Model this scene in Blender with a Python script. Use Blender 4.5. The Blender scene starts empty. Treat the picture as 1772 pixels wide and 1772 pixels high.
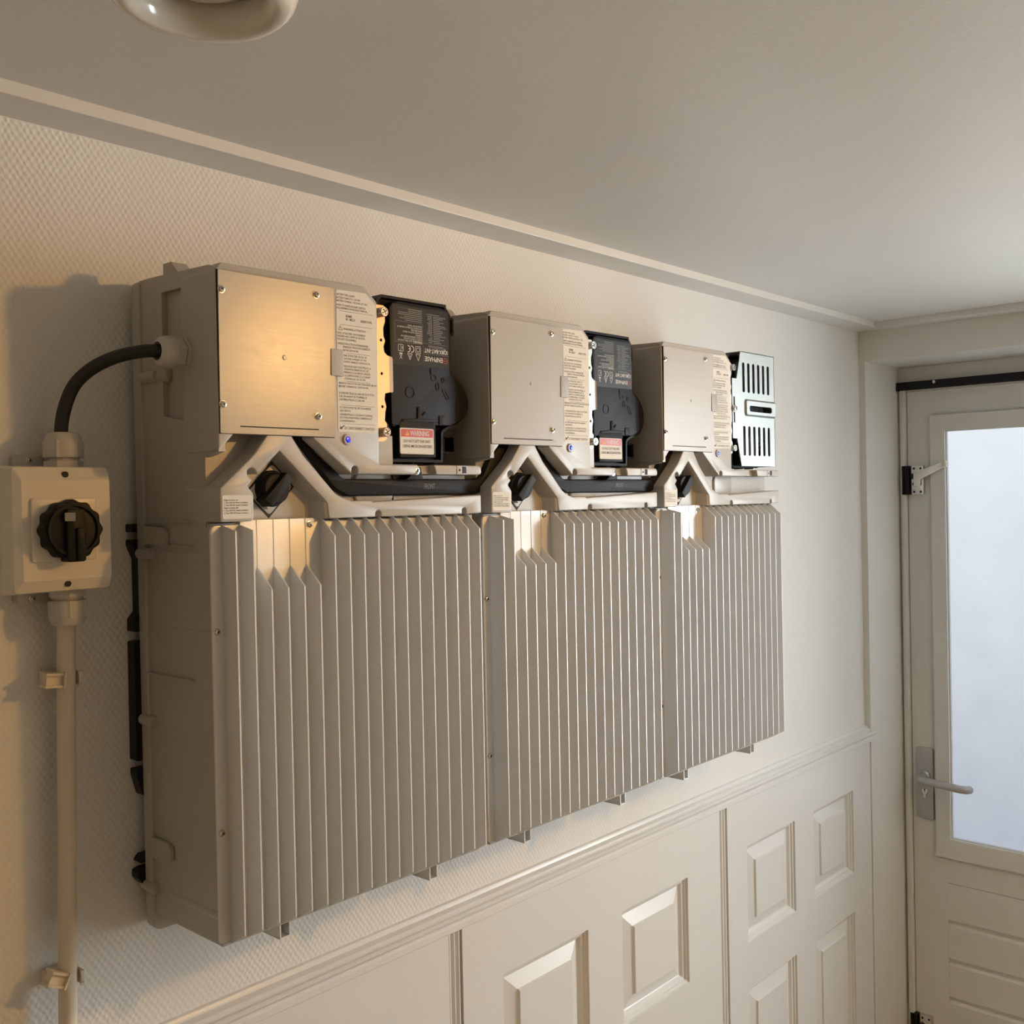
import bpy, bmesh, math, random
from mathutils import Vector, Matrix
random.seed(4)
C = bpy.context.scene.collection
SC = bpy.context.scene
PI = math.pi

# ------------------------------------------------------------------ camera
cam_d = bpy.data.cameras.new('camera'); cam = bpy.data.objects.new('camera', cam_d); C.objects.link(cam)
cam_d.sensor_width = 36.0; cam_d.lens = 36.0*1775.0/1772.0; cam_d.clip_start = 0.02
RGT = Vector((0.67153, -0.74069, -0.02051)); DWN = Vector((-0.0228, 0.00701, -0.99972)); FWD = Vector((0.74062, 0.67181, -0.01218))
m = Matrix.Identity(4)
for i in range(3):
    m[i][0] = RGT[i]; m[i][1] = -DWN[i]; m[i][2] = -FWD[i]
m.translation = Vector((-0.55331, -1.06350, 1.82155))
cam.matrix_world = m
SC.camera = cam

# ------------------------------------------------------------------ world, exposure
w = bpy.data.worlds.new('world'); SC.world = w; w.use_nodes = True
w.node_tree.nodes['Background'].inputs[0].default_value = (0.80, 0.90, 1.0, 1); w.node_tree.nodes['Background'].inputs[1].default_value = 0.8
SC.view_settings.view_transform = 'Standard'; SC.view_settings.look = 'None'
SC.view_settings.gamma = 1.0; SC.view_settings.use_curve_mapping = False
SC.view_settings.exposure = 0.16
SC.cycles.use_denoising = True
SC.cycles.max_bounces = 10; SC.cycles.diffuse_bounces = 6; SC.cycles.glossy_bounces = 5
SC.cycles.sample_clamp_indirect = 6.0

LAMP = Vector((0.92, -1.47, 2.160))
LAMP_E = 690.0         # radiance of the warm bulb of the ceiling lamp
DOOR_E = 0.98          # frosted door pane
SIDE_E = 24.0           # added unseen sidelight by the door, boosting daylight on the right
HALL_E = 0.32           # added unseen window behind the camera, giving warm fill light

# ------------------------------------------------------------------ helpers
def link(name, me, mats, parent=None, ang=24):
    if not isinstance(mats, (list, tuple)): mats = [mats]
    for mt in mats: me.materials.append(mt)
    me.polygons.foreach_set('use_smooth', [True]*len(me.polygons))
    try: me.set_sharp_from_angle(angle=math.radians(ang))
    except Exception: pass
    o = bpy.data.objects.new(name, me); C.objects.link(o)
    if parent is not None: o.parent = parent
    return o
def obj(name, bm, mats, parent=None, ang=24, norm=True):
    if norm: bmesh.ops.recalc_face_normals(bm, faces=bm.faces)
    me = bpy.data.meshes.new(name); bm.to_mesh(me); bm.free()
    return link(name, me, mats, parent, ang)
def thing(name, label, cat, loc=(0, 0, 0), group=None):
    o = bpy.data.objects.new(name, None); C.objects.link(o); o.location = loc
    o.empty_display_size = .05
    o['label'] = label; o['category'] = cat
    if group: o['group'] = group
    return o
def tag(o, label, cat, group=None):
    o['label'] = label; o['category'] = cat
    if group: o['group'] = group
    return o
def struct(o): o['kind'] = 'structure'; return o
def lab(o, s): o['label'] = s; return o

# frames: map (a, b, d) to xyz.  WALL: a right, b up, d out of the long wall.  SIDE: a = distance from wall, b up, d to the left (-x).
WALL = lambda a, b, d: (a, -d, b)
SIDE = lambda a, b, d: (-d, -a, b)
DOORX = 2.114
DOOR = lambda a, b, d: (DOORX-d, -a, b)        # a = distance from long wall, d = out of the door towards the hall

def area(p): return sum(p[i][0]*p[(i+1) % len(p)][1]-p[(i+1) % len(p)][0]*p[i][1] for i in range(len(p)))/2
def ccw(p): return list(p) if area(p) > 0 else list(p)[::-1]
def inset(p, t):
    p = ccw(p); n = len(p); out = []
    for i in range(n):
        a, b, c = Vector(p[i-1]), Vector(p[i]), Vector(p[(i+1) % n])
        e1 = (b-a).normalized(); e2 = (c-b).normalized()
        n1 = Vector((-e1.y, e1.x)); n2 = Vector((-e2.y, e2.x)); s = n1+n2
        k = 1+n1.dot(n2)
        mv = s/max(k, .35)
        out.append(b+mv*t)
    def cr(a, b, c): return (b.x-a.x)*(c.y-a.y)-(b.y-a.y)*(c.x-a.x)
    for _ in range(8):          # where offset edges cross near a tight corner, collapse the little loop to the crossing point
        hit = False
        for i in range(n):
            for k in range(2, min(12, n-1)):
                j = (i+k) % n; a, b, c, e = out[i], out[(i+1) % n], out[j], out[(j+1) % n]
                if cr(a, b, c)*cr(a, b, e) < -1e-22 and cr(c, e, a)*cr(c, e, b) < -1e-22:
                    t = cr(c, e, a)/(cr(c, e, a)-cr(c, e, b)); x = a+(b-a)*t
                    for q in range(1, k+1): out[(i+q) % n] = x.copy()
                    hit = True
        if not hit: break
    return [tuple(q) for q in out]
def rounded(p, r, n=4):
    """round the corners of a polygon; r = one radius or a list per corner"""
    p = list(p); N = len(p); out = []
    for i in range(N):
        rr = r[i] if isinstance(r, (list, tuple)) else r
        a, b, c = Vector(p[i-1]), Vector(p[i]), Vector(p[(i+1) % N])
        if rr <= 0: out.append(tuple(b)); continue
        u = (a-b); v = (c-b); lu, lv = u.length, v.length; u /= lu; v /= lv
        co = max(-1, min(1, u.dot(v))); th = math.acos(co)
        if th > PI-.05: out.append(tuple(b)); continue
        d = min(rr/math.tan(th/2), lu*.48, lv*.48)
        p0, p1 = b+u*d, b+v*d
        for k in range(n+1):
            t = k/n
            out.append(tuple(p0*(1-t)**2+b*2*t*(1-t)+p1*t*t))
    return out
def rect(a0, b0, a1, b1, r=0, n=4):
    q = [(a0, b0), (a1, b0), (a1, b1), (a0, b1)]
    return rounded(q, r, n) if r else q
def circ(a, b, r, n=20, r2=None):
    r2 = r2 or r
    return [(a+r*math.cos(2*PI*i/n), b+r2*math.sin(2*PI*i/n)) for i in range(n)]
def prism(bm, p, d0, d1, bev=0, fr=WALL, seg=3, mi=0, back=False):
    p = ccw(p)
    loops = [(p, d0)]
    if bev > 0:
        for k in range(seg+1):
            t = k/seg*PI/2
            loops.append((inset(p, bev*(1-math.cos(t))) if k else p, d1-bev+bev*math.sin(t)))
    else: loops.append((p, d1))
    vs = [[bm.verts.new(fr(x, y, d)) for x, y in lp] for lp, d in loops]
    n = len(p); fs = []
    for A, B in zip(vs, vs[1:]):
        for i in range(n): fs.append(bm.faces.new((A[i], A[(i+1) % n], B[(i+1) % n], B[i])))
    fs.append(bm.faces.new(vs[-1]))
    if back: fs.append(bm.faces.new(vs[0][::-1]))
    for f in fs: f.material_index = mi
    return fs
def ring(bm, p, t, d0, d1, fr=WALL, mi=0, q=None):
    """wall-like loop: outline p, inner outline inset by t"""
    p = ccw(p); q = q or inset(p, t); n = len(p)
    L = [[bm.verts.new(fr(x, y, d)) for x, y in lp] for lp, d in ((p, d0), (p, d1), (q, d1), (q, d0))]
    for A, B in zip(L, L[1:]):
        for i in range(n): bm.faces.new((A[i], A[(i+1) % n], B[(i+1) % n], B[i])).material_index = mi
def box(bm, x0, y0, z0, x1, y1, z1, mi=0):
    v = [bm.verts.new(q) for q in ((x0,y0,z0),(x1,y0,z0),(x1,y1,z0),(x0,y1,z0),(x0,y0,z1),(x1,y0,z1),(x1,y1,z1),(x0,y1,z1))]
    for f in ((0,3,2,1),(4,5,6,7),(0,1,5,4),(1,2,6,5),(2,3,7,6),(3,0,4,7)): bm.faces.new([v[i] for i in f]).material_index = mi
def basis(ax):
    ax = Vector(ax).normalized(); h = Vector((0, 0, 1)) if abs(ax.z) < .9 else Vector((1, 0, 0))
    s = ax.cross(h).normalized(); return ax, s, ax.cross(s)
def lathe(bm, o, ax, prof, n=20, mi=0, rot=0, caps=True):
    """prof: (radius, distance along axis)"""
    ax, s, t = basis(ax); o = Vector(o); rings = []
    for r, d in prof:
        if r < 1e-6: rings.append([bm.verts.new(o+ax*d)])
        else: rings.append([bm.verts.new(o+ax*d+(s*math.cos(2*PI*i/n+rot)+t*math.sin(2*PI*i/n+rot))*r) for i in range(n)])
    for A, B in zip(rings, rings[1:]):
        for i in range(n):
            j = (i+1) % n
            if len(A) == 1 and len(B) == 1: continue
            if len(A) == 1: f = bm.faces.new((A[0], B[j], B[i]))
            elif len(B) == 1: f = bm.faces.new((A[i], A[j], B[0]))
            else: f = bm.faces.new((A[i], A[j], B[j], B[i]))
            f.material_index = mi
    if caps:
        for R in (rings[0], rings[-1]):
            if len(R) > 2: bm.faces.new(R).material_index = mi
def tube(bm, pts, r, n=14, mi=0, caps=True):
    pts = [Vector(p) for p in pts]; N = len(pts); rings = []
    T = [(pts[min(i+1, N-1)]-pts[max(i-1, 0)]).normalized() for i in range(N)]
    _, s, t = basis(T[0])
    for i in range(N):
        s = (s-T[i]*s.dot(T[i])).normalized(); t = T[i].cross(s)
        rr = r[i] if isinstance(r, (list, tuple)) else r
        rings.append([bm.verts.new(pts[i]+(s*math.cos(2*PI*k/n)+t*math.sin(2*PI*k/n))*rr) for k in range(n)])
    for A, B in zip(rings, rings[1:]):
        for k in range(n): bm.faces.new((A[k], A[(k+1) % n], B[(k+1) % n], B[k])).material_index = mi
    if caps:
        bm.faces.new(rings[0]).material_index = mi; bm.faces.new(rings[-1]).material_index = mi
def spline(pts, n=8):
    P = [Vector(p) for p in pts]; P = [P[0]*2-P[1]]+P+[P[-1]*2-P[-2]]; out = []
    for i in range(1, len(P)-2):
        for k in range(n):
            t = k/n; a, b, c, d = P[i-1], P[i], P[i+1], P[i+2]
            out.append(.5*((2*b)+(c-a)*t+(2*a-5*b+4*c-d)*t*t+(3*b-a-3*c+d)*t**3))
    out.append(P[-2]); return out
def holed(bm, outer, holes, d0, d1, fr=WALL, mi=0):
    """plate with holes, from a filled 2D curve"""
    cu = bpy.data.curves.new('t', 'CURVE'); cu.dimensions = '2D'; cu.fill_mode = 'BOTH'
    for lp in [outer]+list(holes):
        s = cu.splines.new('POLY'); s.points.add(len(lp)-1); s.use_cyclic_u = True
        for i, (x, y) in enumerate(lp): s.points[i].co = (x, y, 0, 1)
    cu.extrude = abs(d1-d0)/2
    ob = bpy.data.objects.new('t', cu); C.objects.link(ob)
    me = bpy.data.meshes.new_from_object(ob.evaluated_get(bpy.context.evaluated_depsgraph_get()))
    md = (d0+d1)/2
    vs = [bm.verts.new(fr(v.co.x, v.co.y, md+v.co.z)) for v in me.vertices]
    for f in me.polygons:
        try: bm.faces.new([vs[i] for i in f.vertices]).material_index = mi
        except ValueError: pass
    bpy.data.objects.remove(ob); bpy.data.curves.remove(cu); bpy.data.meshes.remove(me)
    bmesh.ops.remove_doubles(bm, verts=bm.verts, dist=1e-6)
def text(bm, body, x0, x1, y, h, d, fr=WALL, mi=0, flip=False, bold=0.0):
    """flat lettering; baseline y, cap height h, from x0 to x1 (flip = upside down, then x0 > x1)"""
    cu = bpy.data.curves.new('t', 'FONT'); cu.body = body; cu.resolution_u = 2; cu.size = 1.0; cu.offset = bold
    ob = bpy.data.objects.new('t', cu); C.objects.link(ob)
    me = bpy.data.meshes.new_from_object(ob.evaluated_get(bpy.context.evaluated_depsgraph_get()))
    if len(me.vertices):
        a = min(v.co.x for v in me.vertices); b = max(v.co.x for v in me.vertices)
        sx = (x1-x0)/max(b-a, 1e-6); sy = h/.70*(-1 if flip else 1)
        vs = [bm.verts.new(fr(x0+(v.co.x-a)*sx, y+v.co.y*sy, d)) for v in me.vertices]
        for f in me.polygons:
            try: bm.faces.new([vs[i] for i in f.vertices]).material_index = mi
            except ValueError: pass
    bpy.data.objects.remove(ob); bpy.data.curves.remove(cu); bpy.data.meshes.remove(me)
def flat(bm, p, d, fr=WALL, mi=0):
    f = bm.faces.new([bm.verts.new(fr(x, y, d)) for x, y in p]); f.material_index = mi
def bar(bm, x0, y0, x1, y1, wd, d, fr=WALL, mi=0):
    a, b = Vector((x0, y0)), Vector((x1, y1)); t = (b-a).normalized(); n = Vector((-t.y, t.x))*wd/2
    flat(bm, [tuple(a+n), tuple(b+n), tuple(b-n), tuple(a-n)], d, fr, mi)
def NB(): return bmesh.new()

# ------------------------------------------------------------------ materials
def mat(name, col, rough=.5, metal=0.0, bump=0.0, bscale=200.0, var=0.04, vscale=12.0, coat=0.0, spec=.5, aniso=None):
    mt = bpy.data.materials.new(name); mt.use_nodes = True; nt = mt.node_tree; N = nt.nodes; L = nt.links
    b = N['Principled BSDF']; b.inputs['Roughness'].default_value = rough; b.inputs['Metallic'].default_value = metal
    b.inputs['Specular IOR Level'].default_value = spec
    b.inputs['Coat Weight'].default_value = coat; b.inputs['Coat Roughness'].default_value = .15
    tc = N.new('ShaderNodeTexCoord'); no = N.new('ShaderNodeTexNoise'); no.inputs['Scale'].default_value = vscale; no.inputs['Detail'].default_value = 4
    mp = N.new('ShaderNodeMapping'); L.new(tc.outputs['Object'], mp.inputs['Vector']); L.new(mp.outputs[0], no.inputs['Vector'])
    if aniso: mp.inputs['Scale'].default_value = aniso
    mx = N.new('ShaderNodeMix'); mx.data_type = 'RGBA'
    mx.inputs['A'].default_value = tuple(c*(1-var) for c in col)+(1,); mx.inputs['B'].default_value = tuple(min(1, c*(1+var)) for c in col)+(1,)
    L.new(no.outputs['Fac'], mx.inputs['Factor']); L.new(mx.outputs['Result'], b.inputs['Base Color'])
    if bump > 0:
        n2 = N.new('ShaderNodeTexNoise'); n2.inputs['Scale'].default_value = bscale; n2.inputs['Detail'].default_value = 3
        L.new(mp.outputs[0] if aniso else tc.outputs['Object'], n2.inputs['Vector'])
        bp = N.new('ShaderNodeBump'); bp.inputs['Strength'].default_value = 1; bp.inputs['Distance'].default_value = bump
        L.new(n2.outputs['Fac'], bp.inputs['Height']); L.new(bp.outputs[0], b.inputs['Normal'])
    return mt
def emit(name, col, s, rough=.2, base=(.02, .02, .03)):
    mt = bpy.data.materials.new(name); mt.use_nodes = True; b = mt.node_tree.nodes['Principled BSDF']
    b.inputs['Base Color'].default_value = base+(1,); b.inputs['Emission Color'].default_value = col+(1,); b.inputs['Emission Strength'].default_value = s
    b.inputs['Roughness'].default_value = rough
    return mt
def wallpaper():
    mt = bpy.data.materials.new('embossed wallpaper'); mt.use_nodes = True; nt = mt.node_tree; N = nt.nodes; L = nt.links
    b = N['Principled BSDF']; b.inputs['Roughness'].default_value = .5; b.inputs['Specular IOR Level'].default_value = .4
    tc = N.new('ShaderNodeTexCoord')
    nd = N.new('ShaderNodeTexNoise'); nd.inputs['Scale'].default_value = 90; nd.inputs['Detail'].default_value = 2; L.new(tc.outputs['Object'], nd.inputs['Vector'])
    ad = N.new('ShaderNodeVectorMath'); ad.operation = 'MULTIPLY_ADD'; L.new(nd.outputs['Color'], ad.inputs[0]); ad.inputs[1].default_value = (.0050, 0, .0050); L.new(tc.outputs['Object'], ad.inputs[2])
    sp = N.new('ShaderNodeSeparateXYZ'); L.new(ad.outputs[0], sp.inputs[0])
    def mth(op, a, bb=None, c=None):
        n = N.new('ShaderNodeMath'); n.operation = op
        for i, v in enumerate((a, bb, c)):
            if v is None: continue
            if isinstance(v, (int, float)): n.inputs[i].default_value = v
            else: L.new(v, n.inputs[i])
        return n.outputs[0]
    u = mth('MULTIPLY', sp.outputs['X'], 2*PI/.0074); v = mth('MULTIPLY', sp.outputs['Z'], 2*PI/.0112)
    s = mth('MULTIPLY', mth('SINE', u), mth('SINE', v))
    nf = N.new('ShaderNodeTexNoise'); nf.inputs['Scale'].default_value = 420; nf.inputs['Detail'].default_value = 2; L.new(tc.outputs['Object'], nf.inputs['Vector'])
    h = mth('ADD', s, mth('MULTIPLY', nf.outputs['Fac'], .7))
    # the relief is worn flat in places
    nw = N.new('ShaderNodeTexNoise'); nw.inputs['Scale'].default_value = 5; nw.inputs['Detail'].default_value = 3; L.new(tc.outputs['Object'], nw.inputs['Vector'])
    h2 = mth('MULTIPLY', h, mth('MULTIPLY_ADD', nw.outputs['Fac'], 2.4, -.35))
    bp = N.new('ShaderNodeBump'); bp.inputs['Strength'].default_value = 1; bp.inputs['Distance'].default_value = .00024
    L.new(h2, bp.inputs['Height']); L.new(bp.outputs[0], b.inputs['Normal'])
    mx = N.new('ShaderNodeMix'); mx.data_type = 'RGBA'; mx.inputs['A'].default_value = (.685, .680, .657, 1); mx.inputs['B'].default_value = (.745, .740, .718, 1)
    L.new(nw.outputs['Fac'], mx.inputs['Factor']); L.new(mx.outputs['Result'], b.inputs['Base Color'])
    return mt
def pane_mat(name, top, bot, s, z0, z1, rough):
    """daylight glowing through frosted glass: brighter sky side above, darker ground side below, with a faint mottle"""
    mt = bpy.data.materials.new(name); mt.use_nodes = True; nt = mt.node_tree; N = nt.nodes; L = nt.links; b = N['Principled BSDF']
    tc = N.new('ShaderNodeTexCoord'); sp = N.new('ShaderNodeSeparateXYZ'); L.new(tc.outputs['Object'], sp.inputs[0])
    no = N.new('ShaderNodeTexNoise'); no.inputs['Scale'].default_value = 9; no.inputs['Detail'].default_value = 5; L.new(tc.outputs['Object'], no.inputs['Vector'])
    mr = N.new('ShaderNodeMapRange'); mr.inputs[1].default_value = z0; mr.inputs[2].default_value = z1; L.new(sp.outputs['Z'], mr.inputs[0])
    ma = N.new('ShaderNodeMath'); ma.operation = 'MULTIPLY_ADD'; ma.inputs[1].default_value = .32; L.new(no.outputs['Fac'], ma.inputs[0]); L.new(mr.outputs[0], ma.inputs[2])
    sb = N.new('ShaderNodeMath'); sb.operation = 'SUBTRACT'; sb.use_clamp = True; sb.inputs[1].default_value = .16; L.new(ma.outputs[0], sb.inputs[0])
    mx = N.new('ShaderNodeMix'); mx.data_type = 'RGBA'; mx.inputs['A'].default_value = bot+(1,); mx.inputs['B'].default_value = top+(1,)
    L.new(sb.outputs[0], mx.inputs['Factor']); L.new(mx.outputs['Result'], b.inputs['Emission Color']); b.inputs['Emission Strength'].default_value = s
    b.inputs['Base Color'].default_value = (.08, .09, .1, 1); b.inputs['Roughness'].default_value = rough
    return mt

M = dict(
    wallpaper=wallpaper(),
    ceiling=mat('ceiling paint', (.66, .645, .61), .42, bump=.0002, bscale=160, var=.02, vscale=3),
    wall=mat('smooth wall paint', (.68, .675, .635), .5, bump=.0001, bscale=300, var=.02, vscale=4),
    screen=mat('white added screen', (.70, .68, .64), .5),
    wood=mat('white gloss woodwork', (.68, .68, .665), .30, bump=.00005, bscale=60, var=.02, vscale=5),
    doorpaint=mat('greige door paint', (.66, .67, .645), .33, bump=.00004, bscale=80, var=.02, vscale=5),
    floor=mat('brown floor tile', (.30, .24, .17), .4, var=.08),
    hallwall=mat('warm cream hall paint', (.60, .51, .38), .5, var=.02),
    plastic=mat('grey moulded plastic', (.41, .388, .353), .34, bump=.00004, bscale=1800, var=.015, vscale=9),
    plate=mat('brushed aluminium sheet', (.43, .41, .375), .31, .02, bump=.00004, bscale=60, var=.05, vscale=14, aniso=(1, 1, 40), spec=.28),
    plate_highlight=mat('highlight aluminium sheet', (.39, .37, .335), .23, .02, bump=.00005, bscale=60, var=.06, vscale=14, aniso=(1, 1, 40), spec=.36),  # same sheet made glossier to carry the lamp highlight
    alu=mat('matt extruded aluminium', (.70, .70, .69), .36, .18, bump=.00003, bscale=40, var=.07, vscale=6, aniso=(14, 14, 1)),
    steel=mat('screw steel', (.62, .59, .54), .22, 1.0, var=.08, vscale=300),
    zinc=mat('zinc plated sheet', (.38, .395, .37), .46, .9, bump=.00002, bscale=300, var=.06, vscale=25),
    gold=mat('yellow chromated steel', (.50, .33, .21), .34, .85, var=.16, vscale=30),
    black=mat('black moulded plastic', (.0075, .0070, .0065), .45, bump=.00003, bscale=2500, var=.1, spec=.13),
    blackgloss=mat('black glossy print film', (.010, .0095, .009), .34, var=.1, spec=.2),
    blackmetal=mat('black lacquered metal', (.006, .006, .007), .4, var=.1, spec=.25),
    rubber=mat('black cable rubber', (.012, .011, .009), .55, var=.15),
    dark=mat('dark recess', (.012, .011, .010), .7),
    print_white=mat('white print', (.62, .60, .56), .5),
    print_red=mat('red print', (.50, .035, .03), .4),
    print_grey=mat('grey print', (.17, .17, .16), .5),
    print_black=mat('black print', (.035, .032, .03), .6),
    print_yellow=mat('amber print', (.75, .36, .04), .5),
    label=mat('white label film', (.70, .675, .61), .5, var=.01, spec=.3),
    tape=mat('grey adhesive tape', (.36, .34, .31), .45, bump=.00006, bscale=500),
    white=mat('white switch plastic', (.66, .62, .54), .32, var=.015),
    gland=mat('light grey polyamide', (.50, .48, .44), .42, var=.02),
    pipe=mat('cream conduit plastic', (.66, .59, .47), .38, var=.03),
    valve=mat('cream lacquered valve', (.68, .64, .55), .16, coat=.5, var=.02),
    satin=mat('satin aluminium', (.44, .45, .455), .34, .5, bump=.00002, bscale=400, var=.04, vscale=40),
    chrome=mat('worn nickel', (.66, .64, .60), .22, 1.0, var=.08, vscale=60),
    bulb=emit('lit bulb', (1.0, .53, .14), LAMP_E),
    led=emit('blue led', (.02, .06, 1.0), 0.5, base=(.01, .02, .3)),
    ledring=mat('led bezel', (.45, .44, .46), .3),
    lit_edge_seal=mat('lit-edge glazing seal', (.74, .77, .77), .4),  # near-white colour stands in for the pane's light on the bead edges
    pane=pane_mat('frosted pane', (.70, .75, .79), (.38, .42, .49), DOOR_E, .95, 1.95, .12),
    added_side_pane=pane_mat('added sidelight glow', (.88, .97, 1.02), (.40, .44, .46), SIDE_E, .9, 2.0, .05),
    added_hall_pane=pane_mat('added hall fill light', (1.0, .78, .50), (.95, .74, .48), HALL_E, .9, 2.0, .1),
)

# ------------------------------------------------------------------ the room
XL, YR, CEIL, DW, WB = -2.3, -2.25, 2.2285, 1.903, 2.16
def bx(name, x0, y0, z0, x1, y1, z1, mt, parent=None):
    bm = NB(); box(bm, x0, y0, z0, x1, y1, z1); return obj(name, bm, mt, parent)
struct(bx('floor', XL-.1, YR-.1, -.06, WB, .1, 0, M['floor']))
struct(bx('ceiling', XL-.1, YR-.1, CEIL, WB, .1, CEIL+.08, M['ceiling']))
struct(bx('wall_left', XL-.1, 0, 0, WB, .1, CEIL, M['wallpaper']))
struct(bx('wall_right', XL-.1, YR-.1, 0, WB, YR, CEIL, M['hallwall']))
# rear wall of the hall, with an added window for fill light behind the camera
bm = NB()
box(bm, XL-.1, YR, 0, XL, 0, .9); box(bm, XL-.1, YR, 2.05, XL, 0, CEIL); box(bm, XL-.1, YR, .9, XL, -1.55, 2.05); box(bm, XL-.1, -.45, .9, XL, 0, 2.05)
struct(obj('wall_back', bm, M['hallwall']))
wb = struct(bx('added_window_2', XL-.07, -1.55, .9, XL-.05, -.45, 2.05, M['added_hall_pane']))
bm = NB(); ring(bm, rect(.45, .9, 1.55, 2.05), .05, 0, .05, fr=lambda a, b, d: (XL-.05+d, -a, b)); obj('added_window_frame', bm, M['wood'], wb)
# door wall: strip, lintel, pier; openings for the door and for the added sidelight next to it
JY = -.0154; HEAD = 2.142; LEAF_R = -.90; SIDE0, SIDE1 = -.97, -1.46
bm = NB()
box(bm, DW, JY, 0, WB, 0, CEIL)
box(bm, DW, YR, HEAD, WB, JY, CEIL)
box(bm, DW, YR, 0, WB, SIDE1, HEAD)
box(bm, DW+.12, SIDE0, 0, WB, LEAF_R-.01, HEAD)
box(bm, DW+.05, SIDE1, 0, WB, SIDE0, .85)
struct(obj('wall_front', bm, M['wall']))
ws = struct(bx('added_window_1', DOORX+.02, SIDE1+.03, .88, DOORX+.03, SIDE0-.03, 2.11, M['added_side_pane']))
bm = NB(); ring(bm, rect(-SIDE0, .85, -SIDE1, HEAD), .032, -.03, .03, fr=DOOR); obj('added_window_frame', bm, M['wood'], ws)

# ceiling battens along both walls
bm = NB(); prism(bm, [(0, 2.2155), (.060, 2.2155), (.0606, 2.2165), (.0606, CEIL+.001), (0, CEIL+.001)], -DW, -XL, fr=lambda a, b, d: (-d, -a, b), back=True)
struct(obj('trim_1', bm, M['ceiling']))
bm = NB(); prism(bm, [(0, 2.2150), (.043, 2.2150), (.044, 2.216), (.044, CEIL+.001), (0, CEIL+.001)], .0606, -YR, fr=lambda a, b, d: (DW-a, -d, b), back=True)
struct(obj('trim_2', bm, M['wood']))

# dado rail: a beaded profile (distance from wall, height)
DADO = [(0, 1.206), (.016, 1.206), (.0175, 1.2075), (.0175, 1.2155), (.0165, 1.2165), (.0150, 1.2172), (.0155, 1.2195), (.0185, 1.2225), (.0210, 1.2250), (.0212, 1.2275),
        (.0190, 1.2295), (.0150, 1.2300), (.0130, 1.2315), (.0140, 1.2340), (.0138, 1.2365), (.0105, 1.2380), (.0070, 1.2395), (.0060, 1.2425), (.004, 1.245), (0, 1.246)]
bm = NB(); prism(bm, DADO, -1.928, -XL, fr=lambda a, b, d: (-d, -a, b), back=True)
struct(obj('trim_3', bm, M['wood'], ang=25))
# vertical beaded strips between the wainscot panels
def bead_strip(name, x0, x1):
    bm = NB(); wd = x1-x0; n = 3; prof = [(x0, 0)]
    for k in range(n):
        a = x0+wd*(k+.02)/n; b = x0+wd*(k+.98)/n
        for j in range(7):
            t = j/6; prof.append((a+(b-a)*t, .0085+.0055*math.sin(PI*t)**.8))
    prof.append((x1, 0))
    prism(bm, prof, 0, 1.207, fr=lambda a, b, d: (a, -b, d)); return struct(obj(name, bm, M['wood'], ang=50))
for k, (a, b) in enumerate(((-.286, -.259), (.449, .4765), (1.182, 1.2130), (1.8935, 1.9035))): bead_strip('trim_%d' % (4+k), a, b)
# wainscot boards with raised and fielded panels
def raised_panel(parent, x0, z0, x1, z1, d):
    bm = NB(); L = []
    for t, e in ((0, 0), (.0012, -.0040), (.0045, -.0048), (.0060, -.0080), (.0098, -.0090), (.0135, -.0135), (.0155, -.0145), (.0385, -.0070), (.0405, -.0030), (.0430, -.0030)):
        L.append([bm.verts.new(WALL(a, b, d+e)) for a, b in ((x0+t, z0+t), (x1-t, z0+t), (x1-t, z1-t), (x0+t, z1-t))])
    for A, B in zip(L, L[1:]):
        for i in range(4): bm.faces.new((A[i], A[(i+1) % 4], B[(i+1) % 4], B[i]))
    bm.faces.new(L[-1]); return obj('raised_panel', bm, M['wood'], parent, ang=12)
BD = .016
def board(name, x0, x1, xs):
    hs = []
    for a in xs:
        for z0, z1 in ((.9135, 1.1105), (.12, .8185)): hs.append((a, z0, a+.207, z1))
    bm = NB(); holed(bm, rect(x0, 0, x1, 1.2075), [rect(*h) for h in hs], 0.0, BD)
    o = struct(obj(name, bm, M['wood']))
    for h in hs: raised_panel(o, *h, BD)
    return o
SH = -.0065     # the boards stand proud of the wall line the panels were measured on
board('trim_8', -.259, .449, (-.168+SH, .1325+SH))
board('trim_9', .4765, 1.182, (.5670+SH, .8680+SH))
board('trim_10', 1.213, 1.8935, (1.2950+SH, 1.5930+SH))
struct(bx('trim_11', XL, -BD, 0, -.286, 0, 1.2075, M['wood']))

# ------------------------------------------------------------------ the door
door = struct(bx('door_1', DOORX, -.0364, .05, DOORX+.04, LEAF_R+.006, 2.0785, M['doorpaint']))
# the leaf itself is cut: build it as a holed slab instead of the plain box
bm = NB()
holed(bm, rect(.0364, .03, -LEAF_R-.006, 2.0785), [rect(.125, .928, -LEAF_R-.110, 1.981), rect(.1205, .30, -LEAF_R-.105, .82)], -.04, 0, fr=DOOR)
me = bpy.data.meshes.new('door_leaf'); bmesh.ops.recalc_face_normals(bm, faces=bm.faces); bm.to_mesh(me); bm.free()
me.materials.append(M['doorpaint']); old = door.data; door.data = me; bpy.data.meshes.remove(old)
GR = -LEAF_R-.114
bm = NB(); ring(bm, rect(.097, .887, -LEAF_R-.082, 2.014), 0, 0, .010, fr=DOOR, q=ccw(rect(.129, .932, GR, 1.977)))
ring(bm, rect(.097, .887, -LEAF_R-.082, 2.014), 0, -.001, .0085, fr=DOOR, q=ccw(rect(.132, .935, GR-.003, 1.974)))
obj('glazing_bead', bm, M['doorpaint'], door)
bm = NB(); ring(bm, rect(.1285, .931, GR+.0005, 1.9775), .006, -.012, -.002, fr=DOOR); obj('lit_edge_seal', bm, M['lit_edge_seal'], door)
bm = NB(); prism(bm, rect(.128, .931, GR+.001, 1.978), -.016, -.011, fr=DOOR); obj('pane', bm, M['pane'], door)
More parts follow.
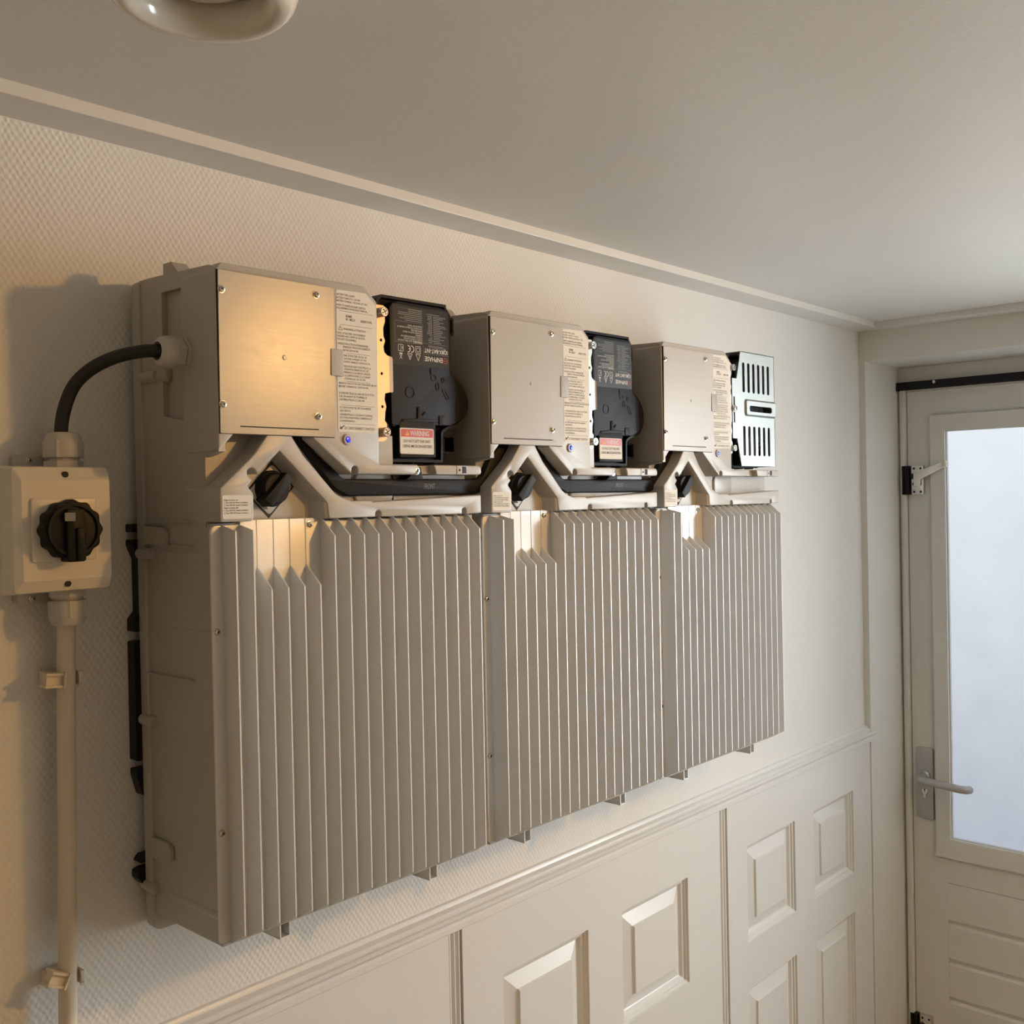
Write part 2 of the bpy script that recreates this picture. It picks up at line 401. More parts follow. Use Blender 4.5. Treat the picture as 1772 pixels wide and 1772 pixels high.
zs = [.8188, .7168, .6175, .5195, .42, .30]
for a, b in zip(zs, zs[1:]):
    b += .0030; a -= .0030; a = a+.0030 if a > .8 else a
    sec = [(b, -.02), (b+.0005, -.006), (b+.0060, -.0004), (a-.0060, -.0004), (a-.0005, -.006), (a, -.02)]
    if a > .8: sec[3:] = [(a, -.0004), (a, -.02)]
    bm = NB(); prism(bm, sec, .1206, -LEAF_R-.1052, fr=lambda q, d, y: (DOORX-d, -y, q), back=True); obj('plank', bm, M['doorpaint'], door)
bm = NB(); box(bm, DOORX+.008, LEAF_R+.104, .30, DOORX+.02, -.1205, .82); obj('plank_backing', bm, M['doorpaint'], door)
# lock plate with lever and cylinder
bm = NB(); pl = [(.0475, .981), (.057, .9765), (.069, .9745), (.081, .9745), (.0905, .9765), (.0905, 1.157), (.081, 1.1605), (.057, 1.1605), (.0475, 1.157)]
prism(bm, pl, 0, .007, bev=.002, fr=DOOR)
lp = obj('lock_plate', bm, M['satin'], door)
bm = NB(); lv = [(DOORX-.006, -.0690, 1.087), (DOORX-.030, -.0690, 1.087), (DOORX-.044, -.0715, 1.0862), (DOORX-.050, -.080, 1.0855), (DOORX-.051, -.100, 1.084), (DOORX-.051, -.140, 1.0815), (DOORX-.050, -.170, 1.079), (DOORX-.045, -.184, 1.078), (DOORX-.034, -.190, 1.0775)]
tube(bm, spline(lv, 6), .0098, 16); lathe(bm, (DOORX-.006, -.069, 1.087), (-1, 0, 0), [(.015, 0), (.015, .006), (.0115, .010)], 20)
lathe(bm, (DOORX-.036, -.1895, 1.0775), (1, -.35, 0), [(.0098, -.002), (.0085, .004), (.005, .007), (0, .008)], 16)
obj('lever', bm, M['satin'], lp)
bm = NB(); prism(bm, rounded([(.0655, 1.030), (.0735, 1.030), (.0735, 1.043), (.0655, 1.043)], .003), 0, .0095, bev=.001, fr=DOOR); lathe(bm, (DOORX, -.0695, 1.0475), (-1, 0, 0), [(.0088, 0), (.0088, .009), (.0075, .0102)], 24)
prism(bm, rect(.0687, 1.0465, .0703, 1.0545), .009, .0106, fr=DOOR, mi=1); prism(bm, circ(.0695, 1.0525, .0017, 10), .009, .0106, fr=DOOR, mi=1)
obj('lock_cylinder', bm, [M['chrome'], M['dark']], lp)
# two surface-mounted clamp locks on the latch side
def clamp_lock(z, full):
    bm = NB(); prism(bm, rounded([(.0475, z-.0375), (.0795, z-.0375), (.0795, z+.0375), (.0475, z+.0375)], .004), 0, .012, bev=.0015, fr=DOOR)
    for dy in (.0555, .0725):
        for dz in (-.030, .030): prism(bm, circ(dy, z+dz, .0030, 12), .011, .0123, fr=DOOR, mi=1)
    prism(bm, circ(.0545, z-.010, .0035, 12), .011, .0123, fr=DOOR, mi=1)
    lathe(bm, (DOORX-.012, -.0545, z+.010), (-1, 0, 0), [(.0075, 0), (.0075, .004), (.006, .0055)], 20, mi=1)
    o = obj('clamp_lock', bm, [M['chrome'], M['dark']], door)
    bm = NB(); prism(bm, rect(.0265, z-.037, .0445, z+.037), -.002, .0185, bev=.001, fr=DOOR); prism(bm, rect(.030, z-.037, .0325, z+.037), .018, .021, fr=DOOR); prism(bm, rect(.037, z-.037, .039, z+.037), .018, .021, fr=DOOR)
    obj('strike_plate', bm, M['blackmetal'], o)
    if full:
        bm = NB(); prism(bm, rounded([(.056, z-.017), (.074, z-.014), (.0755, z+.002), (.137, z+.031), (.134, z+.046), (.056, z+.0185)], .002), .014, .019, bev=.001, fr=DOOR, back=True)
        prism(bm, rect(.058, z-.012, .068, z+.012), .010, .015, fr=DOOR)
        obj('lock_lever', bm, M['chrome'], o)
        bm = NB(); prism(bm, rounded([(.1325, z+.0295), (.1415, z+.0325), (.1395, z+.0475), (.1305, z+.0450)], .002), .010, .026, bev=.002, fr=DOOR, back=True); obj('lever_tip', bm, M['white'], o)
clamp_lock(1.850, True); clamp_lock(.426, False)
# frame: rebate and stop around the leaf
bm = NB()
for d0, d1, a0, a1 in ((-.045, .004, .0154, .0225), (-.045, .016, .0225, .0345)):
    prism(bm, rect(a0, 0, a1, 2.0985), d0, d1, bev=.002, fr=DOOR)
prism(bm, rect(.0154, 2.0800, -LEAF_R+.04, HEAD), -.045, .004, bev=.002, fr=DOOR)
prism(bm, rect(-LEAF_R-.005, 0, -LEAF_R+.04, 2.09), -.045, .008, bev=.002, fr=DOOR)
df = struct(obj('door_2', bm, M['doorpaint']))
bm = NB(); prism(bm, rect(.0345, 2.0790, -LEAF_R-.005, 2.0820), .002, .008, fr=DOOR); obj('head_stop', bm, M['wood'], df)
bm = NB(); prism(bm, rect(.0165, 2.0820, -LEAF_R, 2.1030), .004, .022, bev=.0015, fr=DOOR); prism(bm, rect(.012, 2.0820, .0165, 2.0930), .004, .020, bev=.0008, fr=DOOR)
rail = obj('curtain_rail', bm, M['blackmetal']); tag(rail, 'black flat rail screwed across the frame above the door leaf', 'rail')
for a in (.113, .45, .8):
    bm = NB(); lathe(bm, DOOR(a, 2.0975, .0215), (-1, 0, 0), [(.0042, 0), (.0042, .001), (.003, .002), (.0012, .0016), (0, .0010)], 14); obj('screw', bm, M['steel'], rail)

# ------------------------------------------------------------------ ceiling: ventilation valve, lamp
vv = thing('ventilation_valve', 'round cream ventilation valve on the ceiling at the upper left', 'vent', (-.139, -.391, CEIL))
bm = NB(); lathe(bm, (0, 0, 0), (0, 0, -1), [(r*1.10, d*1.05) for r, d in ((.066, 0), (.066, .003), (.0655, .012), (.0640, .024), (.0605, .033), (.0545, .0385), (.048, .038), (.0425, .034), (.040, .028), (.039, .018), (.0385, .008))], 64, caps=False)
obj('valve_ring', bm, M['valve'], vv, ang=60)
bm = NB(); lathe(bm, (0, 0, 0), (0, 0, -1), [(.034, .010), (.0365, .013), (.037, .018), (.0345, .0215), (.028, .0235), (0, .0245)], 48); lathe(bm, (0, 0, 0), (0, 0, -1), [(.006, 0), (.006, .012)], 12)
obj('valve_disc', bm, M['valve'], vv, ang=60)
lm = thing('ceiling_lamp', 'warm globe bulb on the ceiling with an added white light-blocking screen', 'lamp', (LAMP.x, LAMP.y, CEIL))
bm = NB(); lathe(bm, (0, 0, 0), (0, 0, -1), [(.045, 0), (.045, .010), (.040, .016), (.020, .018), (.018, .042)], 40); obj('lamp_base', bm, M['white'], lm)
bm = NB(); L = []
for k in range(25):          # added curved screen, keeps warm lamplight off the right wall and door
    a = math.radians(76-k*(196/24)); L.append([bm.verts.new((r*math.cos(a), r*math.sin(a), z)) for r, z in ((.070, -.002), (.070, -.125), (.0685, -.125), (.0685, -.002))])
for A_, B_ in zip(L, L[1:]):
    for q in range(4): bm.faces.new((A_[q], A_[(q+1) % 4], B_[(q+1) % 4], B_[q]))
bm.faces.new(L[0]); bm.faces.new(L[-1]); obj('added_screen', bm, M['screen'], lm)
bm = NB(); lathe(bm, (0, 0, LAMP.z-CEIL), (0, 0, -1), [(.012, -.036), (.014, -.027)]+[(.030*math.sin(t*PI/14), -.030*math.cos(t*PI/14)) for t in range(3, 14)]+[(0, .030)], 24)
obj('bulb', bm, M['bulb'], lm, ang=80)

# ------------------------------------------------------------------ battery units
P = .38661
def arch(a, b, r, h, n=6):
    """semicircular notch cut upward into a bottom edge running left to right at height b"""
    return [(a-r, b)]+[(a-r*math.cos(PI*i/n), b+h-r+r*math.sin(PI*i/n)) for i in range(n+1)]+[(a+r, b)]
def screw(name, parent, a, b, d, r, fr=WALL, n=18):
    bm = NB(); ax = Vector(fr(0, 0, 1))-Vector(fr(0, 0, 0)); o = fr(a, b, d)
    lathe(bm, o, ax, [(r*1.25, 0), (r*1.25, .0006), (r, .0007), (r, .0016), (r*.85, .0026), (r*.5, .0030), (0, .0031)], n)
    for t in (.6, .6+PI/2):
        c, s = math.cos(t), math.sin(t); q = [(a+x*c-y*s, b+x*s+y*c) for x, y in ((-r*.55, -r*.13), (r*.55, -r*.13), (r*.55, r*.13), (-r*.55, r*.13))]
        prism(bm, q, d+.0024, d+.0033, fr=fr, mi=1)
    return obj(name, bm, [M['steel'], M['dark']], parent)

LBL = [  # (left px, right px, baseline px, text) measured on the long label
 (80, 285, 132, 'BATTERY TYPE: LI-NMFP,'), (77, 347, 168, 'BATTERY CAPACITY: 3.50 kWh'), (78, 432, 204, 'BATTERY NOMINAL VOLTAGE: 67.2 VDC'),
 (80, 410, 252, 'REFER TO HANDLING AND DISPOSAL'), (80, 432, 286, 'REQUIREMENTS IN PRODUCT MANUAL.'),
 (180, 250, 372, 'RES4800'), (180, 285, 408, '09 - 0022 B'), (350, 482, 408, '10203Y111702'),
 (150, 410, 520, 'WARNING! ATTENTION!'),
 (87, 405, 570, 'RISKS OF ELECTRIC SHOCK/ENERGY'), (87, 402, 604, 'HAZARD AND CHEMICAL HAZARD.'), (87, 300, 640, 'DO NOT DISASSEMBLE.'),
 (90, 435, 690, "RISQUES D'ÉLECTROCUTION/DANGER"), (147, 460, 724, 'ÉNERGIE ET PRODUITS CHIMIQUES.'), (147, 325, 762, 'NE PAS DÉMONTER.'),
 (155, 420, 822, 'RISK OF ELECTRIC SHOCK. AC'), (155, 412, 858, 'VOLTAGE IS PRESENT AT THE'), (157, 458, 894, 'OUTPUT WHEN DC SWITCH IS ON.'),
 (158, 465, 944, 'RISQUE DE CHOC ÉLECTRIQUE, LA'), (158, 442, 978, 'TENSION ALTERNATIVE (AC) EST'), (160, 457, 1014, 'PRÉSENTE À LA SORTIE LORSQUE'), (160, 460, 1050, 'LE COMMUTATEUR CC (COURANT'), (160, 405, 1086, 'CONTINU) DC EST ACTIVÉ.'),
 (97, 530, 1140, 'BRANCH CIRCUIT PROTECTION MUST BE ON'), (97, 437, 1176, 'BEFORE TURNING DC SWITCH ON.'),
 (100, 500, 1254, 'LE DISJONCTEUR DU CIRCUIT DOIT ÊTRE'), (100, 415, 1290, 'SUR ON AVANT DE TOURNER LE'), (100, 387, 1328, "L'INTERRUPTEUR CC SUR ON"),
 (105, 465, 1418, 'DC SWITCH MUST BE OFF FOR SHIPPING'), (105, 230, 1454, 'AND SERVICE.'),
 (105, 482, 1498, "L'INTERRUPTEUR CC (COURANT CONTINU)"), (105, 477, 1534, "DOIT ÊTRE ÉTEINT POUR L'EXPÉDITION ET"), (107, 276, 1570, 'LA MAINTENANCE.'),
 (158, 502, 1655, 'DC DISCONNECT SWITCH')]
def lz(y): return 2.0525-(y-75)*.154/1615
def lu(x, y): return .1467+(x-75-25*(y-75)/1615)*(.0556/455)

def build_unit():
    t = thing('battery_unit', '', 'battery')
    # ---- housing: one moulded shell
    bm = NB()
    prism(bm, rect(.0, 1.382, .366, 1.8035), .028, .1614, back=True)                         # lower body
    prism(bm, rounded([(.006, 1.80), (.202, 1.80), (.202, 2.044), (.184, 2.0600), (.006, 2.0585)], [0, 0, .004, .010, .006]), .028, .1400)
    prism(bm, rect(.20, 1.80, .366, 1.8600), .028, .1500)
    prism(bm, rounded(rect(.186, 1.8200, .245, 1.8560), [.012, .012, .012, .012]), .148, .1535, bev=.0034)
    prism(bm, rect(.0, 1.80, .247, 1.8990), .10, .1500)                                     # floor of the raceway groove
    prism(bm, rounded(rect(-.0035, 1.363, .366, 2.066), [.012, .012, .012, .012]), .016, .031, bev=.002, back=True)   # rear flange
    # cover field under the lock plate and label
    sl = [(.262, 1.8645), (.257, 1.8530)]
    up = [(-.002, 1.8747), (-.002, 2.0520), (.0050, 2.0606), (.1855, 2.0618), (.2045, 2.0465), (.2030, 1.8645)]+sl+arch(.1675, 1.8533, .0042, .0085)[::-1]+[(.1610, 1.8540), (.112, 1.8905), (.112, 1.8990), (.0165, 1.8990), (.0165, 1.8925)]
    up = rounded(up, [.001, .006, .006, .010, .006, .003, .001, .003]+[0]*9+[.004, .003, 0, 0, .002])
    prism(bm, up, .115, .178, bev=.0022)
    prism(bm, rounded([(.287, 1.8645), (.3675, 1.8645), (.3690, 1.8530), (.291, 1.8530)], [.001, .0052, .0052, .002]), .115, .178, bev=.002)
    prism(bm, [(.258, 1.854), (.291, 1.854), (.288, 1.8635), (.261, 1.8635)], .115, .1675)
    # A-shaped lower field with the open switch recess and the long bottom strip
    A = ([(.0545, 1.8990), (.0545, 1.8925), (.0390, 1.8730), (-.0015, 1.8382), (-.0020, 1.8050), (.0365, 1.8050), (.0370, 1.8325), (.0302, 1.8404), (.0358, 1.8463), (.0335, 1.8482), (.0302, 1.8515), (.0302, 1.8565), (.0347, 1.8592), (.0385, 1.8575), (.0425, 1.8523), (.0690, 1.8762),
          (.1285, 1.8222), (.1305, 1.8052)]+arch(.1998, 1.8052, .0042, .0075)+arch(.3365, 1.8052, .0036, .0075)+
         [(.3665, 1.8055), (.3665, 1.8283), (.1915, 1.8220), (.1900, 1.8240), (.1613, 1.8236), (.1496, 1.8270), (.1394, 1.8326), (.0993, 1.8721), (.0843, 1.8926), (.0843, 1.8990)])
    ra = [0, .003, .008, .003, .003, .004, .004, .001, .001, .001, .0025, .003, .003, .002, .0005, .0005, .003, .004]+[0]*18+[.003, .002, .001, .001, .006, .004, .008, .010, .004, 0]
    prism(bm, rounded(A, ra, 3), .115, .178, bev=.0018)
    prism(bm, [(.062, 1.885), (.002, 1.835), (.002, 1.806), (.362, 1.806), (.362, 1.822), (.15, 1.823), (.092, 1.880)], .115, .1575)     # floor of the switch recess
    # flared right flank of the recess
    fl = [((.0690, 1.8762), (.0712, 1.8690)), ((.1000, 1.8487), (.0945, 1.8455)), ((.1285, 1.8222), (.1130, 1.8275)), ((.1305, 1.8052), (.1145, 1.8052))]
    L = []
    for k in range(6):
        e = k/5; row = []
        for f, g in fl: row.append(bm.verts.new(WALL(f[0]+(g[0]-f[0])*e, f[1]+(g[1]-f[1])*e, .1768-.0192*(.5-.5*math.cos(PI*e)))))
        L.append(row)
    for R1, R2 in zip(L, L[1:]):
        for i in range(len(R1)-1): bm.faces.new((R1[i], R1[i+1], R2[i+1], R2[i]))
    bv = [bm.verts.new(WALL(x, 1.8052, .150)) for x in (.1145, .1305)]; bm.faces.new([R[-1] for R in L]+bv)
    # left side skin of the upper box, with a rectangular sunk field
    S = [(.028, 1.80), (.178-.0022, 1.8747), (.1758, 2.0530), (.165, 2.0585), (.05, 2.0650), (.028, 2.0650)]
    W0 = [(.0741, 2.0450), (.1705, 2.0440), (.1702, 1.8990), (.0725, 1.9158)]
    holed(bm, [(.028, 1.80), (.1492, 1.80), (.1492, 1.8700), (.1758, 1.8747), (.1758, 2.0555), (.165, 2.0590), (.05, 2.0640), (.028, 2.0640)], [rounded(W0, .002)], -.0070, .0005, fr=SIDE)
    for z in (2.0305, 1.9205): lathe(bm, (.0040, -.1535, z), (0, -1, 0), [(0, 0), (.0035, .0008), (.0050, .0025), (.0050, .020)], 14)
    # channel ridges with pins, short ribs and hooks on the left side
    for z in (1.7716, 1.5915, 1.4110): lathe(bm, (.0058, -.060, z), (0, -1, 0), [(.0070, 0), (.0074, .097)], 16)
    lathe(bm, (.004, -.055, 1.9595), (0, -1, 0), [(.0075, 0), (.0080, .022), (.005, .0255), (0, .026)], 16)
    for a0, a1, z in ((.034, .1235, 1.8052), (.076, .1235, 1.7808), (.028, .121, 1.6432)):
        prism(bm, [(a0, z-.0007), (a1, z-.0007), (a1, z+.0007), (a0, z+.0007)], -.001, .0040, fr=SIDE)
    prism(bm, [(.158-.130, 1.6945), (.158, 1.6945), (.158, 1.6953), (.028, 1.6953)], -.001, .0006, fr=SIDE)
    prism(bm, [(.033, 1.8015), (.0701, 1.7995), (.0773, 1.7948), (.0775, 1.7815), (.033, 1.7815)], .0010, .0048, fr=SIDE, back=True)
    prism(bm, [(.032, 1.4665), (.0636, 1.4663), (.0727, 1.4615), (.0722, 1.4491), (.032, 1.4440)], .0010, .0048, fr=SIDE, back=True)
    prism(bm, [(.0767, 2.055), (.0771, 2.0745), (.0934, 2.0742), (.1075, 2.0600)], -.018, -.0005, fr=SIDE, back=True)       # hook on top
    obj('housing', bm, M['plastic'], t)
    for z, a in ((1.9595, .052), (1.7716, .034), (1.5915, .030), (1.4110, .028)):
        bm = NB(); lathe(bm, (-.0015, -a, z), (0, -1, 0), [(.0062, -.016), (.0062, .010), (.0056, .0115), (0, .0118)], 18); obj('strap_pin', bm, M['plastic'], t)
    # ---- heatsink
    bm = NB(); prism(bm, rounded([(-.0045, 1.3862), (.3568, 1.3862), (.3568, 1.8030), (.1310, 1.8030), (.1310, 1.8065), (.0290, 1.8065), (.0290, 1.8020), (-.0045, 1.8020)], [.004, .004, .002, 0, 0, 0, 0, .008]), .1610, .1640, bev=.0012)
    for k in range(2, 6):
        u = .0085+.0202*k; box(bm, u-.0005, -.1646, 1.7570, u+.0005, -.160, 1.8060)
    hs = obj('heatsink', bm, M['alu'], t)
    for k in range(18):
        u = .0085+.0202*k; zt, tip = (1.7570, 1.7360) if 2 <= k <= 5 else (1.8075, 1.7868)
        if k in (0, 1): zt, tip = 1.8015, 1.7960
        bm = NB(); pr_ = [(.160, 1.3845), (.166, 1.3845), (.1885, 1.3975), (.1885, tip), (.1645, zt), (.160, zt)]
        n = len(pr_); r = [[bm.verts.new((u+s, -a, b)) for a, b in pr_] for s in (-.0008, .0008)]
        for i in range(n): bm.faces.new((r[0][i], r[0][(i+1) % n], r[1][(i+1) % n], r[1][i]))
        bm.faces.new(r[0]); bm.faces.new(r[1])
        obj('fin', bm, M['alu'], hs)
    for u in (.0695, .2840):
        bm = NB(); box(bm, u, -.158, 1.3650, u+.0016, -.060, 1.3850); box(bm, u, -.158, 1.3650, u+.0135, -.060, 1.3666); box(bm, u+.0119, -.158, 1.3650, u+.0135, -.060, 1.3850)
        obj('foot', bm, M['alu'], hs)
    for a, b in ((-.0002, 1.6964), (-.0002, 1.4965), (.1148, 1.7995), (.2535, 1.7990)): screw('screw', hs, a, b, .164, .0029)
    # ---- lid plate of the wiring bay, tilted a touch to steer the lamp highlight
    tilt = lambda a, b: .0016+(a-.070)*.020+(b-1.972)*.013
    bm = NB(); holed(bm, rounded(rect(.0002, 1.8925, .1392, 2.0520), .0012, 2), [rect(.0222, 1.8992, .1172, 1.9004)], .1784, .1797)
    prism(bm, circ(.0753, 1.9725, .0028, 14), .1795, .1800, bev=.0003, mi=0); prism(bm, circ(.0753, 1.9725, .0017, 12), .1799, .1804, mi=0)
    for v in bm.verts: v.co.y -= tilt(v.co.x, v.co.z)
    pl = obj('lid_plate', bm, M['plate'], t)
    bm = NB(); prism(bm, rect(-.0006, 1.8918, .1402, 2.0528), .1775, .17845); obj('shadow_gap', bm, M['dark'], pl)
    for a, b in ((.0032, 2.0331), (.0030, 1.9207), (.1161, 2.0420), (.1165, 1.9138)): screw('screw', pl, a, b, .1797+tilt(a, b), .0032)
    bm = NB(); prism(bm, [(.0015, 1.9020), (.018, 1.9025), (.018, 1.9000), (.0015, 1.9000)], .1770, .1780); bm.free()
    # ---- long label, lettering printed on it
    bm = NB(); prism(bm, rounded([(.1450, 1.8988), (.2012, 1.8995), (.2022, 2.0420), (.1880, 2.0540), (.1464, 2.0528)], [.003, .003, .002, .003, .003]), .1778, .1783)
    d = .17845
    for a, b, y, s in LBL:
        big = s.startswith('DC DISC'); text(bm, s, lu(a, y), lu(b, y), lz(y), .0029 if big else (.0026 if y in (372, 408) else .0022), d, mi=1, bold=.012 if y in (372, 408) else 0)
    for a, b, y in ((110, 490, 306), (110, 490, 462), (182, 455, 782), (182, 455, 1106), (125, 510, 1380), (135, 515, 1592)): bar(bm, lu(a, y), lz(y), lu(b, y), lz(y), .00028, d, mi=1)
    for q in range(3):      # warning triangle
        pp = [(92, 525), (142, 525), (117, 478)]; a, b = pp[q], pp[(q+1) % 3]; bar(bm, lu(a[0], a[1]), lz(a[1]), lu(b[0], b[1]), lz(b[1]), .0004, d, mi=1)
    text(bm, '!', lu(114, 518), lu(120, 518), lz(518), .0024, d, mi=1)
    bar(bm, lu(155, 1612), lz(1612), lu(122, 1642), lz(1642), .0011, d, mi=1)
    flat(bm, [(lu(105, 1657), lz(1657)), (lu(140, 1650), lz(1650)), (lu(112, 1620), lz(1620))], d, mi=1)
    lab(obj('instruction_label', bm, [M['label'], M['print_black']], t), 'tall white label with small black safety text')
    bm = NB(); prism(bm, rounded(rect(.1338, 1.9585, .1502, 1.9872), .001), .1797, .1836, bev=.0004); obj('tape_strip', bm, M['tape'], t)
    # ---- indicator
    bm = NB(); lathe(bm, WALL(.157, 1.8906, .177), (0, -1, 0), [(.0060, 0), (.0060, .0025), (.0050, .0032), (.0036, .0032), (.0034, .0022)], 24, caps=False); li = obj('indicator', bm, M['ledring'], t)
    bm = NB(); lathe(bm, WALL(.157, 1.8906, .177), (0, -1, 0), [(.0036, 0), (.0036, .0028), (.0025, .0040), (0, .0044)], 20); lab(obj('indicator_lens', bm, M['led'], li), 'lit blue indicator lens')
    # ---- small instruction sticker
    bm = NB(); prism(bm, rounded(rect(.0006, 1.8080, .0335, 1.8315), .0018), .1778, .1783)
    for i, (s, wd) in enumerate((('Steps to turn on:', .54), ('1. Turn ON AC Power to battery', .90), ('2. Turn ON DC Switch on battery', .90), ('Steps to turn off:', .54), ('1. Turn OFF DC Switch on battery', .92), ('2. Turn OFF AC Power to battery', .92))):
        text(bm, s, .0022, .0022+wd*.0300, 1.8260-.0026*i, .0016, d, mi=1, bold=.012)
    obj('steps_sticker', bm, [M['label'], M['print_black']], t)
    # ---- rotary disconnect switch in the recess
    bm = NB(); dm = [(.0729, 1.8670), (.1010, 1.8405), (.0680, 1.8072), (.0400, 1.8345)]
    prism(bm, dm, .1570, .1579, mi=1); prism(bm, rounded(inset(dm, .0020), .005), .1570, .1588, bev=.0006)
    for a, b in ((.0655, 1.8555), (.0700, 1.8570), (.0745, 1.8565)): bar(bm, a, b, a+.004, b-.0015, .0005, .1590, mi=1)
    text(bm, 'ON', .0785, .0830, 1.8535, .0022, .1590, mi=1)
    sw = obj('rotary_switch', bm, [M['plastic'], M['dark']], t)
    bm = NB(); cx, cz = .0700, 1.8380
    lathe(bm, WALL(cx, cz, .158), (0, -1, 0), [(.0190, 0), (.0190, .004), (.0180, .006), (.0165, .0065), (.0155, .0125), (.0145, .0135), (0, .0135)], 40)
    c, s = math.cos(-PI/4), math.sin(-PI/4)
    R = lambda x, y: (cx+x*c-y*s, cz+x*s+y*c)
    prism(bm, [R(*q) for q in rounded([(-.0060, -.0215), (.0060, -.0215), (.0060, .0180), (-.0060, .0180)], .002)], .160, .1770, bev=.0012)
    obj('switch_knob', bm, M['black'], sw)
    bm = NB(); prism(bm, [R(*q) for q in rect(.0040, -.0205, .0095, -.0155)], .1585, .1660, bev=.0006); prism(bm, [R(*q) for q in rect(.0125, -.0040, .0165, .0005)], .1585, .1640, bev=.0005); obj('lock_tab', bm, M['gland'], sw)
    # ---- clip on the shelf
    bm = NB(); prism(bm, rounded(rect(.3243, 1.8535, .3415, 1.8640), .0008), .1770, .1786, bev=.0004); prism(bm, rect(.3336, 1.8545, .3405, 1.8630), .1780, .1788, mi=1); prism(bm, circ(.3290, 1.8586, .0014, 10), .1780, .1789, mi=1)
    obj('shelf_clip', bm, [M['plastic'], M['dark']], t)
    # ---- bracket for the inverter, with two knurled screws
    bm = NB()
    br = [(.198, 2.0464), (.2225, 2.0464), (.2240, 2.0450), (.2240, 2.0282), (.2211, 2.0210), (.2213, 2.0112), (.2236, 2.0061), (.2210, 1.9997), (.2219, 1.9932), (.2266, 1.9895), (.2295, 1.9892), (.2295, 1.9477), (.2221, 1.9461), (.2209, 1.9390), (.2233, 1.9309), (.2215, 1.9243), (.2207, 1.9144), (.2238, 1.9113), (.2233, 1.8940), (.2190, 1.8910), (.198, 1.8904)]
    holed(bm, br, [circ(.2176, z, .0019, 12) for z in (2.0065, 1.9683, 1.9306)], .1666, .1680)
    bk = obj('inverter_bracket', bm, M['gold'], t)
    bm = NB(); prism(bm, rounded([(.2288, 1.9480), (.2368, 1.9480), (.2368, 1.9890), (.2288, 1.9890)], [0, .003, .003, 0]), -.0007, .0007, fr=lambda a, b, dd: (a, -(.1674-(a-.2288)*.35+dd), b), back=True); obj('bent_tab', bm, M['gold'], bk)
    for z in (2.0370, 1.9010):
        bm = NB(); lathe(bm, WALL(.2146, z, .167), (0, -1, 0), [(.0050, 0), (.0055, .0006), (.0055, .0112), (.0050, .0120), (.0042, .0120), (.0040, .0114), (.0028, .0114), (.0026, .0120), (0, .0122)], 28)
        for tt in (.5, .5+PI/2):
            cc, ss = math.cos(tt), math.sin(tt); prism(bm, [(.2146+x*cc-y*ss, z+x*ss+y*cc) for x, y in rect(-.0030, -.0005, .0030, .0005)], .1780, .1793, mi=1)
        obj('knurled_screw', bm, [M['steel'], M['dark']], bk)
    return t

